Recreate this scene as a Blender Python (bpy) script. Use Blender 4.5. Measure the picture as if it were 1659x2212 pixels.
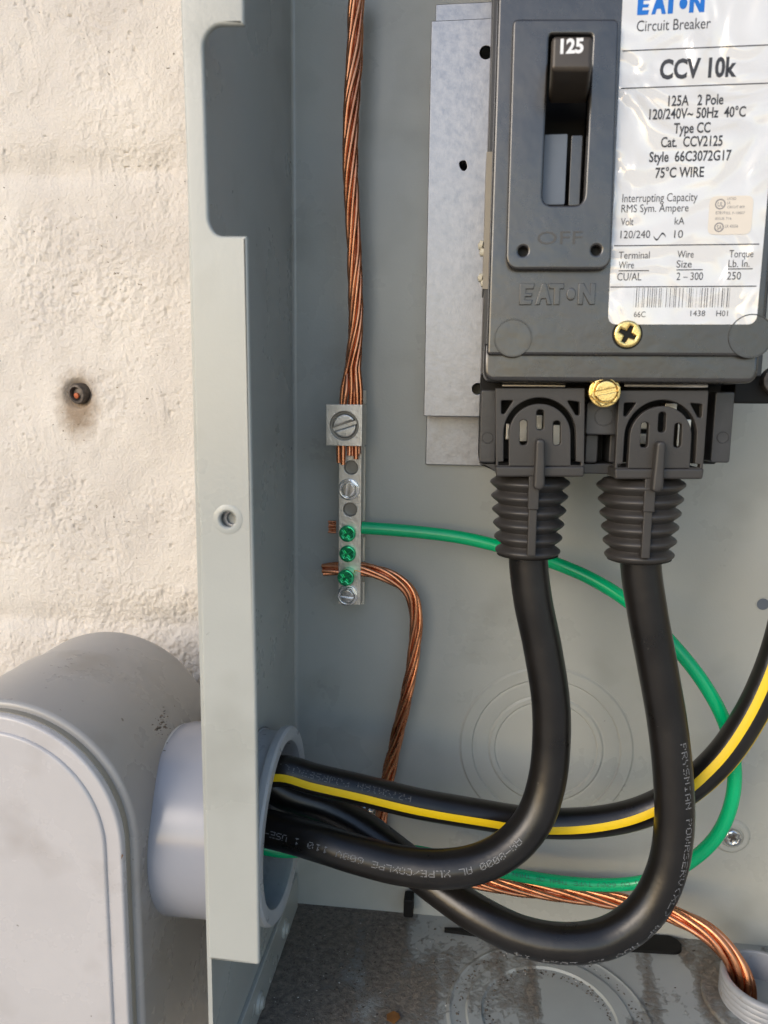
import bpy, bmesh, math, random
import numpy as np
from mathutils import Vector, Matrix
from mathutils.geometry import tessellate_polygon

random.seed(7)
rng = np.random.default_rng(7)
S = bpy.context.scene
COL = S.collection
for o in list(bpy.data.objects):
    bpy.data.objects.remove(o)

# ------------------------------------------------------------------ camera, sky, sun, exposure
F_PX, W_PX, H_PX = 1600.0, 1659.0, 2212.0
CAM = Vector((0.0, -340.0, 0.0))                      # millimetres, the inside of the box back is y = 0
yaw, pitch, roll = math.radians(6.656), math.radians(8.33), math.radians(0.688)
Fw = Vector((-math.sin(yaw) * math.cos(pitch), math.cos(yaw) * math.cos(pitch), -math.sin(pitch)))
R0 = Vector((math.cos(yaw), math.sin(yaw), 0))
U0 = R0.cross(Fw)
CR = math.cos(roll) * R0 + math.sin(roll) * U0
CU = -math.sin(roll) * R0 + math.cos(roll) * U0
cd = bpy.data.cameras.new('camera')
cam = bpy.data.objects.new('camera', cd)
COL.objects.link(cam)
M = Matrix((CR, CU, -Fw)).transposed().to_4x4()
M.translation = CAM * 0.001
cam.matrix_world = M
cd.sensor_fit = 'HORIZONTAL'
cd.sensor_width = 24.0
cd.lens = 24.0 * F_PX / W_PX
cd.clip_start, cd.clip_end = 0.01, 200
cd.dof.use_dof = True
cd.dof.focus_distance = 0.305
cd.dof.aperture_fstop = cd.lens / 1.7
S.camera = cam

SUN_EL, SUN_AZ = math.radians(24), math.radians(215)    # azimuth clockwise from +y
w = bpy.data.worlds.new('World')
S.world = w
w.use_nodes = True
nt = w.node_tree
sky = nt.nodes.new('ShaderNodeTexSky')
sky.sky_type = 'NISHITA'
sky.sun_disc = False
sky.sun_elevation = SUN_EL
sky.sun_rotation = SUN_AZ
sky.air_density, sky.dust_density, sky.ozone_density = 1.0, 1.2, 1.2
bg = nt.nodes['Background']
bg.inputs['Strength'].default_value = 0.15
nt.links.new(sky.outputs[0], bg.inputs[0])
sl = bpy.data.lights.new('sun', 'SUN')
sl.energy = 0.42
sl.angle = math.radians(22)
sl.color = (1.0, 0.89, 0.78)
sun = bpy.data.objects.new('sun', sl)
COL.objects.link(sun)
sd = Vector((math.sin(SUN_AZ) * math.cos(SUN_EL), math.cos(SUN_AZ) * math.cos(SUN_EL), math.sin(SUN_EL)))
sun.rotation_euler = sd.to_track_quat('Z', 'Y').to_euler()
S.view_settings.view_transform = 'Standard'
S.view_settings.look = 'None'
S.view_settings.exposure = 0.86
S.view_settings.gamma = 1.0
S.cycles.max_bounces = 8

# ------------------------------------------------------------------ helpers: a point of the photograph at its own distance
def ray(u, v):
    return CR * ((u - 829.5) / F_PX) - CU * ((v - 1106.0) / F_PX) + Fw
def U(u, v, y):
    d = ray(u, v); return CAM + d * ((y - CAM.y) / d.y)
def UX(u, v, x):
    d = ray(u, v); return CAM + d * ((x - CAM.x) / d.x)
def UZ(u, v, z):
    d = ray(u, v); return CAM + d * ((z - CAM.z) / d.z)
def XZ(u, v, y):
    p = U(u, v, y); return (p.x, p.z)
def pxpoly(pts, y):
    return [XZ(u, v, y) for u, v in pts]
def mmpx(y, u=1300, v=620):
    return (U(u + 5, v, y) - U(u - 5, v, y)).x / 10    # millimetres per photo pixel at depth y

class MB:                                               # collects geometry in millimetres
    def __init__(s): s.v = []; s.f = []; s.uv = None
    def add(s, v, f):
        n = len(s.v); s.v += [tuple(p) for p in v]; s.f += [tuple(i + n for i in q) for q in f]; return s
    def build(s, name, mat, parent=None, smooth=True, ang=35, uv=None, wn=True, kind=None, label=None, cat=None, group=None):
        co = np.array(s.v, float) * 0.001
        if parent is not None:
            base = WORLD[parent.name]
        else:
            base = np.array([(co[:, 0].min() + co[:, 0].max()) / 2, (co[:, 1].min() + co[:, 1].max()) / 2, co[:, 2].min()])
        me = bpy.data.meshes.new(name)
        me.from_pydata((co - base).tolist(), [], s.f)
        bm = bmesh.new(); bm.from_mesh(me)
        bmesh.ops.recalc_face_normals(bm, faces=bm.faces); bm.to_mesh(me); bm.free()
        if uv is not None:
            l = me.uv_layers.new(name='along')
            idx = np.empty(len(me.loops), dtype=np.int64); me.loops.foreach_get('vertex_index', idx)
            l.data.foreach_set('uv', np.array(uv, np.float32)[idx].ravel())
        if smooth:
            me.shade_smooth(); me.set_sharp_from_angle(angle=math.radians(ang))
        me.materials.append(mat)
        wn = wn and smooth and ang < 70
        o = bpy.data.objects.new(name, me)
        COL.objects.link(o)
        if wn:
            mw = o.modifiers.new('weighted_normals', 'WEIGHTED_NORMAL'); mw.keep_sharp = True; mw.weight = 100
        if parent is not None:
            o.parent = parent; WORLD[o.name] = base
        else:
            o.location = base; WORLD[o.name] = base
        return tag(o, label, cat, group, kind)
WORLD = {}
def tag(o, label=None, cat=None, group=None, kind=None):
    for k, x in (('label', label), ('category', cat), ('group', group), ('kind', kind)):
        if x: o[k] = x
    return o
def thing(name, at, label, cat, group=None):
    o = bpy.data.objects.new(name, None); COL.objects.link(o)
    o.empty_display_size = 0.01
    o.location = Vector(at) * 0.001
    WORLD[o.name] = np.array(o.location)
    return tag(o, label, cat, group)
def area2(P): return sum(P[i - 1][0] * P[i][1] - P[i][0] * P[i - 1][1] for i in range(len(P)))
def offset(P, b):                                       # inwards for a ring whose inside lies on its left
    n = len(P); out = []
    for i in range(n):
        a, p, c = Vector(P[i - 1]), Vector(P[i]), Vector(P[(i + 1) % n])
        e1 = (p - a); e2 = (c - p)
        if e1.length < 1e-9 or e2.length < 1e-9: out.append(tuple(p)); continue
        e1.normalize(); e2.normalize()
        n1 = Vector((-e1.y, e1.x)); n2 = Vector((-e2.y, e2.x)); m = n1 + n2
        k = 1 + n1.dot(n2)
        out.append(tuple(p + m * (b / max(k, 0.35))))
    return out
AX = {'Y': lambda a, b, d: (a, d, b), 'X': lambda a, b, d: (d, a, b), 'Z': lambda a, b, d: (a, b, d)}
def prism(P, y0, y1, holes=(), b=0.0, axis='Y', mb=None, back=True):
    """Polygon P (with holes) extruded from y0 (the face with the rounded edge) to y1."""
    mb = mb or MB(); mp = AX[axis]; sg = 1 if y1 > y0 else -1
    rings = []
    for k, H in enumerate([P] + list(holes)):
        H = [tuple(p) for p in H]
        if (area2(H) > 0) != (k == 0): H = H[::-1]
        rings.append(H)
    lay = [(b, 0), (b * .62, b * .08), (b * .29, b * .29), (b * .08, b * .62), (0, b), (0, abs(y1 - y0))] if b > 0 else [(0, 0), (0, abs(y1 - y0))]
    front, backr = [], []
    V, Fs = [], []
    for H in rings:
        n = len(H); st = []
        for off, dep in lay:
            Q = offset(H, off) if off else H
            st.append(len(V)); V += [mp(q[0], q[1], y0 + sg * dep) for q in Q]
            if dep == 0: front.append((Q, st[-1]))
        backr.append((H, st[-1]))
        for a, c in zip(st, st[1:]):
            for i in range(n):
                j = (i + 1) % n; Fs.append((a + i, a + j, c + j, c + i))
    for grp in ((front, backr) if back else (front,)):
        idx = [s0 + i for Q, s0 in grp for i in range(len(Q))]
        for t in tessellate_polygon([[Vector((q[0], q[1], 0)) for q in Q] for Q, s0 in grp]):
            Fs.append(tuple(idx[i] for i in t))
    return mb.add(V, Fs)
def circ(cx, cz, r, n=32, a0=0.0): return [(cx + r * math.cos(a0 + 2 * math.pi * i / n), cz + r * math.sin(a0 + 2 * math.pi * i / n)) for i in range(n)]
def rounded(P, r, n=5):
    """Round the corners of polygon P; r one radius or one per corner."""
    out = []; m = len(P); rs = r if isinstance(r, (list, tuple)) else [r] * m
    for i in range(m):
        a, p, c = Vector(P[i - 1]), Vector(P[i]), Vector(P[(i + 1) % m]); q = rs[i]
        if q <= 0: out.append(tuple(p)); continue
        d1 = (a - p); d2 = (c - p); q = min(q, d1.length * .49, d2.length * .49); d1.normalize(); d2.normalize()
        s, e = p + d1 * q, p + d2 * q
        for k in range(n + 1):
            t = k / n; out.append(tuple(s * (1 - t) ** 2 + p * 2 * t * (1 - t) + e * t * t))
    return out
def rect(x0, z0, x1, z1, r=0): 
    P = [(x0, z0), (x1, z0), (x1, z1), (x0, z1)]
    return rounded(P, r) if r else P
def prect(u0, v0, u1, v1, y, r=0):                      # a rectangle square with the box, through two photo points at depth y
    a, c = XZ(u0, v0, y), XZ(u1, v1, y)
    return rect(min(a[0], c[0]), min(a[1], c[1]), max(a[0], c[0]), max(a[1], c[1]), r)
def lathe(prof, c, axis, n=48, mb=None, closed=False):
    mb = mb or MB(); ax = Vector(axis).normalized()
    t = Vector((0, 0, 1)) if abs(ax.z) < .9 else Vector((1, 0, 0))
    e1 = ax.cross(t).normalized(); e2 = ax.cross(e1); c = Vector(c)
    V = []; Fs = []
    for r, h in prof:
        for i in range(n):
            a = 2 * math.pi * i / n; V.append(c + ax * h + (e1 * math.cos(a) + e2 * math.sin(a)) * r)
    m = len(prof)
    for k in range(m if closed else m - 1):
        k2 = (k + 1) % m
        for i in range(n):
            j = (i + 1) % n; Fs.append((k * n + i, k * n + j, k2 * n + j, k2 * n + i))
    if not closed and m > 2:
        for k in (0, m - 1):
            if prof[k][0] > 0.02: Fs.append(tuple(k * n + i for i in range(n)))
    return mb.add(V, Fs)
def spline(pts, step=1.5):
    P = [Vector(p) for p in pts]; P = [P[0] * 2 - P[1]] + P + [P[-1] * 2 - P[-2]]
    out = []
    for i in range(1, len(P) - 2):
        a, b_, c, d = P[i - 1:i + 3]
        t0 = 0; t1 = (b_ - a).length ** .5; t2 = t1 + (c - b_).length ** .5; t3 = t2 + (d - c).length ** .5
        n = max(2, int((c - b_).length / step))
        for k in range(n):
            t = t1 + (t2 - t1) * k / n
            A1 = a * ((t1 - t) / (t1 - t0)) + b_ * ((t - t0) / (t1 - t0)); A2 = b_ * ((t2 - t) / (t2 - t1)) + c * ((t - t1) / (t2 - t1)); A3 = c * ((t3 - t) / (t3 - t2)) + d * ((t - t2) / (t3 - t2))
            B1 = A1 * ((t2 - t) / (t2 - t0)) + A2 * ((t - t0) / (t2 - t0)); B2 = A2 * ((t3 - t) / (t3 - t1)) + A3 * ((t - t1) / (t3 - t1))
            out.append(B1 * ((t2 - t) / (t2 - t1)) + B2 * ((t - t1) / (t2 - t1)))
    out.append(P[-2]); return out
class Path:
    def __init__(s, pts, step=1.5, ref=(0, -1, 0)):
        s.p = spline(pts, step); n = len(s.p); ref = Vector(ref)
        s.t = [(s.p[min(i + 1, n - 1)] - s.p[max(i - 1, 0)]).normalized() for i in range(n)]
        s.n = [(ref - t * ref.dot(t)).normalized() for t in s.t]
        s.b = [t.cross(n_) for t, n_ in zip(s.t, s.n)]
        s.s = [0.0]
        for i in range(1, n): s.s.append(s.s[-1] + (s.p[i] - s.p[i - 1]).length)
        s.L = s.s[-1]
    def at(s, d):
        i = min(max(int(np.searchsorted(s.s, d)) - 1, 0), len(s.p) - 2)
        f = (d - s.s[i]) / max(1e-6, s.s[i + 1] - s.s[i])
        return [x[i].lerp(x[i + 1], f) for x in (s.p, s.n, s.b)]
    def near(s, u, v):                                   # arc length of the point that shows nearest to a photo point
        best = None
        for d, p in zip(s.s, s.p):
            q = p - CAM; z = q.dot(Fw); e = (829.5 + F_PX * q.dot(CR) / z - u) ** 2 + (1106 - F_PX * q.dot(CU) / z - v) ** 2
            if best is None or e < best[0]: best = (e, d)
        return best[1]
def tube_pts(C, Nn, Bn, r, n=24, cap=True):
    mb = MB(); uv = []
    m = len(C)
    rr = r if isinstance(r, (list, tuple)) else [r] * m
    for k in range(m):
        for i in range(n):
            a = 2 * math.pi * i / n
            mb.v.append(tuple(C[k] + (Nn[k] * math.cos(a) + Bn[k] * math.sin(a)) * rr[k]))
    for k in range(m - 1):
        for i in range(n):
            j = (i + 1) % n; mb.f.append((k * n + i, k * n + j, (k + 1) * n + j, (k + 1) * n + i))
    if cap:
        mb.f.append(tuple(range(n))); mb.f.append(tuple((m - 1) * n + i for i in range(n)))
    return mb
def tube(path, r, n=28): return tube_pts(path.p, path.n, path.b, r, n)
def free_tube(pts, r, n=8):
    P = Path(pts, 1.2); return tube_pts(P.p, P.n, P.b, r, n)

# ------------------------------------------------------------------ materials
def N(nt, t, **k):
    n = nt.nodes.new(t)
    for a, x in k.items():
        if a in n.inputs: n.inputs[a].default_value = x
        else: setattr(n, a, x)
    return n
def mat(name, col, rough=.5, metal=0.0, var=.08, vs=80.0, bump=0.0, bs=500.0, stretch=None, coat=0.0, dirt=None, ds=60.0, dt=.6, spec=.5, rv=.1, bdist=.0006, coord='Object', col2=None, specks=0.0, sscale=300.0, dw=.12, spcol=(.07, .055, .04)):
    m = bpy.data.materials.new(name); m.use_nodes = True
    nt = m.node_tree; L = nt.links.new
    b = nt.nodes['Principled BSDF']
    b.inputs['Metallic'].default_value = metal
    b.inputs['Coat Weight'].default_value = coat
    b.inputs['Coat Roughness'].default_value = .12
    b.inputs['Specular IOR Level'].default_value = spec
    tc = N(nt, 'ShaderNodeTexCoord'); src = tc.outputs[coord]
    if stretch:
        mp = N(nt, 'ShaderNodeMapping'); mp.inputs['Scale'].default_value = stretch; L(src, mp.inputs[0]); src = mp.outputs[0]
    n1 = N(nt, 'ShaderNodeTexNoise', Scale=vs, Detail=5.0, Roughness=.6); L(src, n1.inputs['Vector'])
    mx = N(nt, 'ShaderNodeMix', data_type='RGBA')
    lo = tuple(c * (1 - var) for c in col); hi = tuple(min(1, c * (1 + var)) for c in (col2 or col))
    rp = N(nt, 'ShaderNodeMapRange'); rp.inputs[1].default_value = .3; rp.inputs[2].default_value = .7; L(n1.outputs[0], rp.inputs[0])
    L(rp.outputs[0], mx.inputs[0]); mx.inputs[6].default_value = (*lo, 1); mx.inputs[7].default_value = (*hi, 1)
    out = mx.outputs[2]
    if dirt:
        n2 = N(nt, 'ShaderNodeTexNoise', Scale=ds, Detail=8.0 if dw < .2 else 3.0, Roughness=.7 if dw < .2 else .5); L(tc.outputs[coord], n2.inputs['Vector'])
        r2 = N(nt, 'ShaderNodeMapRange'); r2.inputs[1].default_value = dt; r2.inputs[2].default_value = dt + dw; L(n2.outputs[0], r2.inputs[0])
        m2 = N(nt, 'ShaderNodeMix', data_type='RGBA'); L(r2.outputs[0], m2.inputs[0]); L(out, m2.inputs[6]); m2.inputs[7].default_value = (*dirt, 1); out = m2.outputs[2]
    if specks:
        n5 = N(nt, 'ShaderNodeTexNoise', Scale=sscale, Detail=3.0, Roughness=.6); L(tc.outputs[coord], n5.inputs['Vector'])
        r5 = N(nt, 'ShaderNodeMapRange'); r5.inputs[1].default_value = specks; r5.inputs[2].default_value = specks + .05; r5.inputs[4].default_value = .85; L(n5.outputs[0], r5.inputs[0])
        m5 = N(nt, 'ShaderNodeMix', data_type='RGBA'); L(r5.outputs[0], m5.inputs[0]); L(out, m5.inputs[6]); m5.inputs[7].default_value = (*spcol, 1); out = m5.outputs[2]
    L(out, b.inputs['Base Color'])
    r3 = N(nt, 'ShaderNodeMapRange'); r3.inputs[3].default_value = max(.02, rough - rv); r3.inputs[4].default_value = min(1, rough + rv); L(n1.outputs[0], r3.inputs[0]); L(r3.outputs[0], b.inputs['Roughness'])
    if bump:
        n3 = N(nt, 'ShaderNodeTexNoise', Scale=bs, Detail=4.0, Roughness=.55); L(src, n3.inputs['Vector'])
        bp = N(nt, 'ShaderNodeBump', Strength=bump, Distance=bdist); L(n3.outputs[0], bp.inputs['Height']); L(bp.outputs[0], b.inputs['Normal'])
    return m
PAINT = (.38, .388, .36)
M_paint = mat('grey_enamel', PAINT, .29, var=.045, vs=18, bump=.10, bs=900, dirt=(.24, .24, .21), ds=26, dt=.56, dw=.4, specks=.76, sscale=330)
M_alu = mat('aluminium', (.62, .60, .56), .34, 1, var=.1, vs=300, bump=.15, bs=1500)
M_lug = mat('tin_plated_lug', (.62, .59, .54), .4, 1, var=.14, vs=260, bump=.25, bs=900)
M_zinc = mat('galvanised_steel', (.30, .305, .325), .40, 1, var=.2, vs=260, bump=.1, bs=700, rv=.14, dirt=(.26, .25, .25), ds=420, dt=.7)
M_hole = mat('shaded_lug_metal', (.24, .23, .21), .45, 1)  # darker copy of the lug metal, shade in holes put into its colour
M_zscrew = mat('zinc_screw', (.72, .73, .74), .2, 1, var=.08)
M_brass = mat('brass_screw', (.82, .60, .24), .27, 1, var=.16, vs=500, bump=.15, bs=1500)
M_green_s = mat('green_screw', (.05, .55, .25), .17, .9, var=.2, vs=300)
M_cu = mat('bare_copper', (.64, .24, .12), .28, 1, var=.12, vs=120, bump=.12, bs=900, col2=(.74, .34, .185), dirt=(.34, .13, .07), ds=70, dt=.64)
M_green = mat('green_insulation', (.0, .43, .165), .24, var=.06, vs=50, bump=.05, bs=700)
M_black = mat('black_insulation', (.0085, .0072, .0065), .3, var=.3, vs=70, bump=.22, bs=75, bdist=.0012, rv=.08, dirt=(.045, .04, .035), ds=420, dt=.68, specks=.735, sscale=520, spcol=(.16, .15, .13))
M_print = mat('white_ink', (.19, .19, .195), .6, var=.35, vs=700)
M_fprint = mat('faded_ink', (.09, .09, .09), .6, var=.4, vs=700)
M_pgreen = mat('dark_ink', (.0, .055, .03), .5, var=.3, vs=300)
M_case = mat('charcoal_case', (.024, .022, .021), .27, var=.25, vs=60, bump=.5, bs=38, bdist=.0012, rv=.13, spec=1.0, dirt=(.085, .078, .07), ds=120, dt=.68)
M_caseside = mat('charcoal_base', (.038, .038, .04), .35, var=.2, vs=100, bump=.12, bs=600, dirt=(.1, .095, .085), ds=300, dt=.66)
M_emb = mat('charcoal_lettering', (.06, .057, .053), .45, var=.1)
M_cover = mat('brown_black_nylon', (.033, .030, .028), .44, var=.12, vs=120, bump=.08, bs=900)
M_dark = mat('shadowed_plastic', (.005, .005, .005), .6, spec=.25)  # near black; the shade in slots and recesses is put into this colour
M_handle = mat('brown_handle', (.055, .043, .032), .4, var=.15, vs=120)
M_slide = mat('grey_slide', (.10, .12, .15), .4, var=.1)
M_pvc = mat('grey_pvc', (.30, .29, .28), .28, var=.05, vs=25, bump=.05, bs=350, dirt=(.20, .175, .14), ds=38, dt=.56, dw=.4, specks=.70, sscale=210)
M_pvcc = mat('grey_pvc_lit', (.47, .45, .445), .26, var=.05, vs=25, bump=.05, bs=350, dirt=(.30, .265, .24), ds=38, dt=.58, dw=.45, specks=.72, sscale=210)  # paler copy of the same PVC, bright reflection put into the colour
M_pvc2 = mat('pale_pvc', (.28, .29, .33), .2, var=.04, vs=40, bump=.03, bs=300, dirt=(.36, .32, .27), ds=90, dt=.66)
M_sleeve = mat('grey_sleeve', (.27, .28, .30), .35, var=.08, vs=120, dirt=(.2, .17, .13), ds=150, dt=.6)
M_bush = mat('grey_bushing', (.40, .41, .42), .3, var=.08, vs=120, bump=.25, bs=260, dirt=(.22, .2, .17), ds=120, dt=.64)
M_strip = mat('tan_gasket', (.27, .245, .20), .5)
M_cream = mat('cream_bar_base', (.72, .65, .52), .5)
M_putty = mat('cream_putty', (.55, .52, .42), .6, bump=.4, bs=500)
M_ink = mat('black_ink', (.035, .035, .04), .5)
M_blue = mat('blue_ink', (.0, .13, .50), .4)
M_white_ink = mat('white_paint', (.75, .75, .75), .5)
M_rust = mat('rusty_steel', (.10, .085, .075), .5, .6, var=.4, vs=500, bump=.5, bs=800)
M_orange = mat('orange_plug', (.42, .10, .03), .6, var=.2, vs=400)
M_leaf = mat('dry_leaf', (.14, .06, .015), .6, var=.3, vs=300, bump=.4, bs=500)
M_grit_d = mat('dark_grit', (.05, .04, .03), .8, var=.5, vs=900)
M_grit_w = mat('pale_grit', (.6, .58, .55), .6, var=.3, vs=900)
M_soil = mat('soil', (.12, .10, .08), .9, var=.4, vs=900)

# ------------------------------------------------------------------ the block wall the box hangs on
def vnoise(x, y, seed):
    xi = np.floor(x).astype(np.int64); yi = np.floor(y).astype(np.int64); xf = x - xi; yf = y - yi
    def h(a, b):
        n = (a * 374761393 + b * 668265263 + seed * 1274126177) & 0xffffffff
        n = ((n ^ (n >> 13)) * 1274126177) & 0xffffffff
        return ((n ^ (n >> 16)) & 0xffff) / 65535.0
    sx = xf * xf * xf * (xf * (xf * 6 - 15) + 10); sy = yf * yf * yf * (yf * (yf * 6 - 15) + 10)
    a = h(xi, yi) * (1 - sx) + h(xi + 1, yi) * sx; b = h(xi, yi + 1) * (1 - sx) + h(xi + 1, yi + 1) * sx
    return a * (1 - sy) + b * sy
Y_WALL = 14.0
Z_J = [U(200, 358, Y_WALL).z, U(200, 1335, Y_WALL).z]
COURSE = Z_J[0] - Z_J[1]
ANCH = XZ(168, 850, Y_WALL)
def wall_height(X, Z):
    wx = X + 3.0 * (vnoise(X / 9, Z / 9, 91) - .5); wz = Z + 3.0 * (vnoise(X / 9, Z / 9, 92) - .5)
    h = 1.5 * (vnoise(wx / 26, wz / 34, 1) - .5) + .8 * (vnoise(wx / 8, wz / 9, 2) - .5)
    rough = np.clip(vnoise(X / 30, Z / 26, 8) * 2.2 - .55, .22, 1.2)
    h += rough * (.55 * (vnoise(wx / 3.4, wz / 4.2, 3) - .5) + .6 * (vnoise(wx / 1.7, wz / 2.0, 4) - .5) + .55 * (vnoise(X / .95, Z / 1.1, 5) - .5) + .3 * (vnoise(X / .62, Z / .7, 55) - .5))
    ridge = 1 - np.abs(vnoise(wx / 5.5 + wz * .03, wz / 26, 6) * 2 - 1)          # brush drags and runs of paint
    h += .5 * np.clip(ridge - .8, 0, 1) / .2 * np.clip(vnoise(X / 14, Z / 18, 12) * 2 - .8, 0, 1)
    crater = vnoise(wx / 2.6, wz / 2.4, 7)
    h -= 1.1 * np.clip(crater - .9, 0, 1) / .1 * (vnoise(X / 16, Z / 16, 14) > .5)
    for zj in [Z_J[0] + COURSE * k for k in (-4, -3, -2, -1, 0, 1, 2, 3)]:
        d = (Z - zj - 3.0 * (vnoise(X / 22, Z * 0, 15) - .5)) / 7.5
        h -= (2.0 + 1.7 * (vnoise(X / 17, Z * 0 + zj, 16) - .3)) * np.exp(-d * d)
    h *= .84
    for zj in Z_J:
        below = zj - 2 - Z + 2.5 * (vnoise(X / 19, Z * 0, 17) - .5)
        h -= 1.5 * np.exp(-np.maximum(below, 0) / 15) / (1 + np.exp(-np.clip(below / 1.6, -40, 40))) * (.5 + vnoise(X / 25, Z * 0 + 3, 18))
    a = np.hypot(X - ANCH[0], Z - ANCH[1])
    h -= 3.5 * np.clip(1 - (a - 4.0) / 4.0, 0, 1)
    return h
m = bpy.data.materials.new('cream_masonry_paint'); m.use_nodes = True
nt = m.node_tree; L = nt.links.new; b = nt.nodes['Principled BSDF']
tc = N(nt, 'ShaderNodeNewGeometry'); P_ = tc.outputs['Position']
n1 = N(nt, 'ShaderNodeTexNoise', Scale=22.0, Detail=6.0); L(P_, n1.inputs['Vector'])
cr = N(nt, 'ShaderNodeValToRGB'); L(n1.outputs[0], cr.inputs[0])
cr.color_ramp.elements[0].position = .32; cr.color_ramp.elements[0].color = (.585, .535, .48, 1)
cr.color_ramp.elements[1].position = .66; cr.color_ramp.elements[1].color = (.69, .635, .565, 1)
n2 = N(nt, 'ShaderNodeTexNoise', Scale=420.0, Detail=3.0, Roughness=.6); L(P_, n2.inputs['Vector'])
n2b = N(nt, 'ShaderNodeTexNoise', Scale=30.0, Detail=2.0); L(P_, n2b.inputs['Vector'])
ad = N(nt, 'ShaderNodeMath', operation='ADD'); L(n2.outputs[0], ad.inputs[0])
ml = N(nt, 'ShaderNodeMath', operation='MULTIPLY'); ml.inputs[1].default_value = .28; L(n2b.outputs[0], ml.inputs[0]); L(ml.outputs[0], ad.inputs[1])
rp = N(nt, 'ShaderNodeMapRange'); rp.inputs[1].default_value = .845; rp.inputs[2].default_value = .89; L(ad.outputs[0], rp.inputs[0])
mx = N(nt, 'ShaderNodeMix', data_type='RGBA'); L(rp.outputs[0], mx.inputs[0]); L(cr.outputs[0], mx.inputs[6]); mx.inputs[7].default_value = (.20, .165, .12, 1)
# rusty stain round and below the old anchor
av = N(nt, 'ShaderNodeVectorMath', operation='SUBTRACT'); L(P_, av.inputs[0]); av.inputs[1].default_value = (ANCH[0] * .001, 0, ANCH[1] * .001 - .006)
am = N(nt, 'ShaderNodeVectorMath', operation='MULTIPLY'); L(av.outputs[0], am.inputs[0]); am.inputs[1].default_value = (1.15, 0, .75)
al = N(nt, 'ShaderNodeVectorMath', operation='LENGTH'); L(am.outputs[0], al.inputs[0])
an = N(nt, 'ShaderNodeTexNoise', Scale=230.0, Detail=4.0); L(P_, an.inputs['Vector'])
aa = N(nt, 'ShaderNodeMath', operation='MULTIPLY_ADD'); L(an.outputs[0], aa.inputs[0]); aa.inputs[1].default_value = .010; L(al.outputs['Value'], aa.inputs[2])
ar = N(nt, 'ShaderNodeMapRange'); ar.inputs[1].default_value = .0205; ar.inputs[2].default_value = .0105; ar.inputs[4].default_value = .85; L(aa.outputs[0], ar.inputs[0])
m2 = N(nt, 'ShaderNodeMix', data_type='RGBA'); L(ar.outputs[0], m2.inputs[0]); L(mx.outputs[2], m2.inputs[6]); m2.inputs[7].default_value = (.24, .16, .09, 1)
L(m2.outputs[2], b.inputs['Base Color']); b.inputs['Roughness'].default_value = .6
n3 = N(nt, 'ShaderNodeTexNoise', Scale=850.0, Detail=6.0, Roughness=.6); L(P_, n3.inputs['Vector'])
bp = N(nt, 'ShaderNodeBump', Strength=.85, Distance=.0009); L(n3.outputs[0], bp.inputs['Height']); L(bp.outputs[0], b.inputs['Normal'])
M_wall = m
wall = thing('block_wall', (-150, Y_WALL, -520), 'cream painted concrete block wall behind the grey electrical box', 'wall')
X_VIS0, X_VIS1 = U(-60, 1100, Y_WALL).x, U(470, 1100, Y_WALL).x
for row in range(-2, 4):
    zt = Z_J[0] + COURSE * row; zb = zt - COURSE
    for c in range(-2, 3):
        xl = X_VIS0 - 60 + c * 2 * COURSE + (COURSE if row % 2 else 0) - (COURSE * .9 if row % 2 else 0) - (0 if row % 2 else COURSE * .35)
        xr = xl + 2 * COURSE
        vis = row in (0, 1, -1) and xl < X_VIS1 and xr > X_VIS0
        if vis:
            xs = np.unique(np.concatenate([np.arange(xl, X_VIS0, 8), np.arange(max(xl, X_VIS0), min(xr, X_VIS1), .62), np.arange(min(xr, X_VIS1), xr, 8), [xr]]))
            zs = np.linspace(zb, zt, int(COURSE / .66))
        else:
            xs = np.linspace(xl, xr, 40); zs = np.linspace(zb, zt, 24)
        XX, ZZ = np.meshgrid(xs, zs); hh = wall_height(XX, ZZ)
        edge = np.minimum(np.minimum(XX - xl, xr - XX), 4) / 4 
        hh = hh - .25 * (1 - edge) ** 2
        nx, nz = len(xs), len(zs)
        mb = MB(); mb.v = list(zip(XX.ravel(), (Y_WALL - hh).ravel(), ZZ.ravel()))
        ii = (np.arange(nz - 1)[:, None] * nx + np.arange(nx - 1)[None, :]).ravel()
        mb.f = list(zip(ii, ii + 1, ii + nx + 1, ii + nx))
        n0 = len(mb.v)
        mb.v += [(xl, Y_WALL + 60, zb), (xr, Y_WALL + 60, zb), (xr, Y_WALL + 60, zt), (xl, Y_WALL + 60, zt)]
        mb.f += [(n0, n0 + 1, n0 + 2, n0 + 3)]
        for e0, e1, idx in ((n0, n0 + 1, [k for k in range(nx)]), (n0 + 2, n0 + 3, [(nz - 1) * nx + nx - 1 - k for k in range(nx)]),
                            (n0 + 1, n0 + 2, [k * nx + nx - 1 for k in range(nz)]), (n0 + 3, n0, [(nz - 1 - k) * nx for k in range(nz)])):
            mb.f.append(tuple([e1, e0] + idx))
        mb.build('block', M_wall, wall, ang=60)
M_ground = mat('warm_paving', (.50, .43, .345), .85, var=.12, vs=3)
g = MB().add([(-30000, -30000, -1150), (30000, -30000, -1150), (30000, 2000, -1150), (-30000, 2000, -1150)], [(0, 1, 2, 3)]).build('ground', M_ground, kind='structure')

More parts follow.
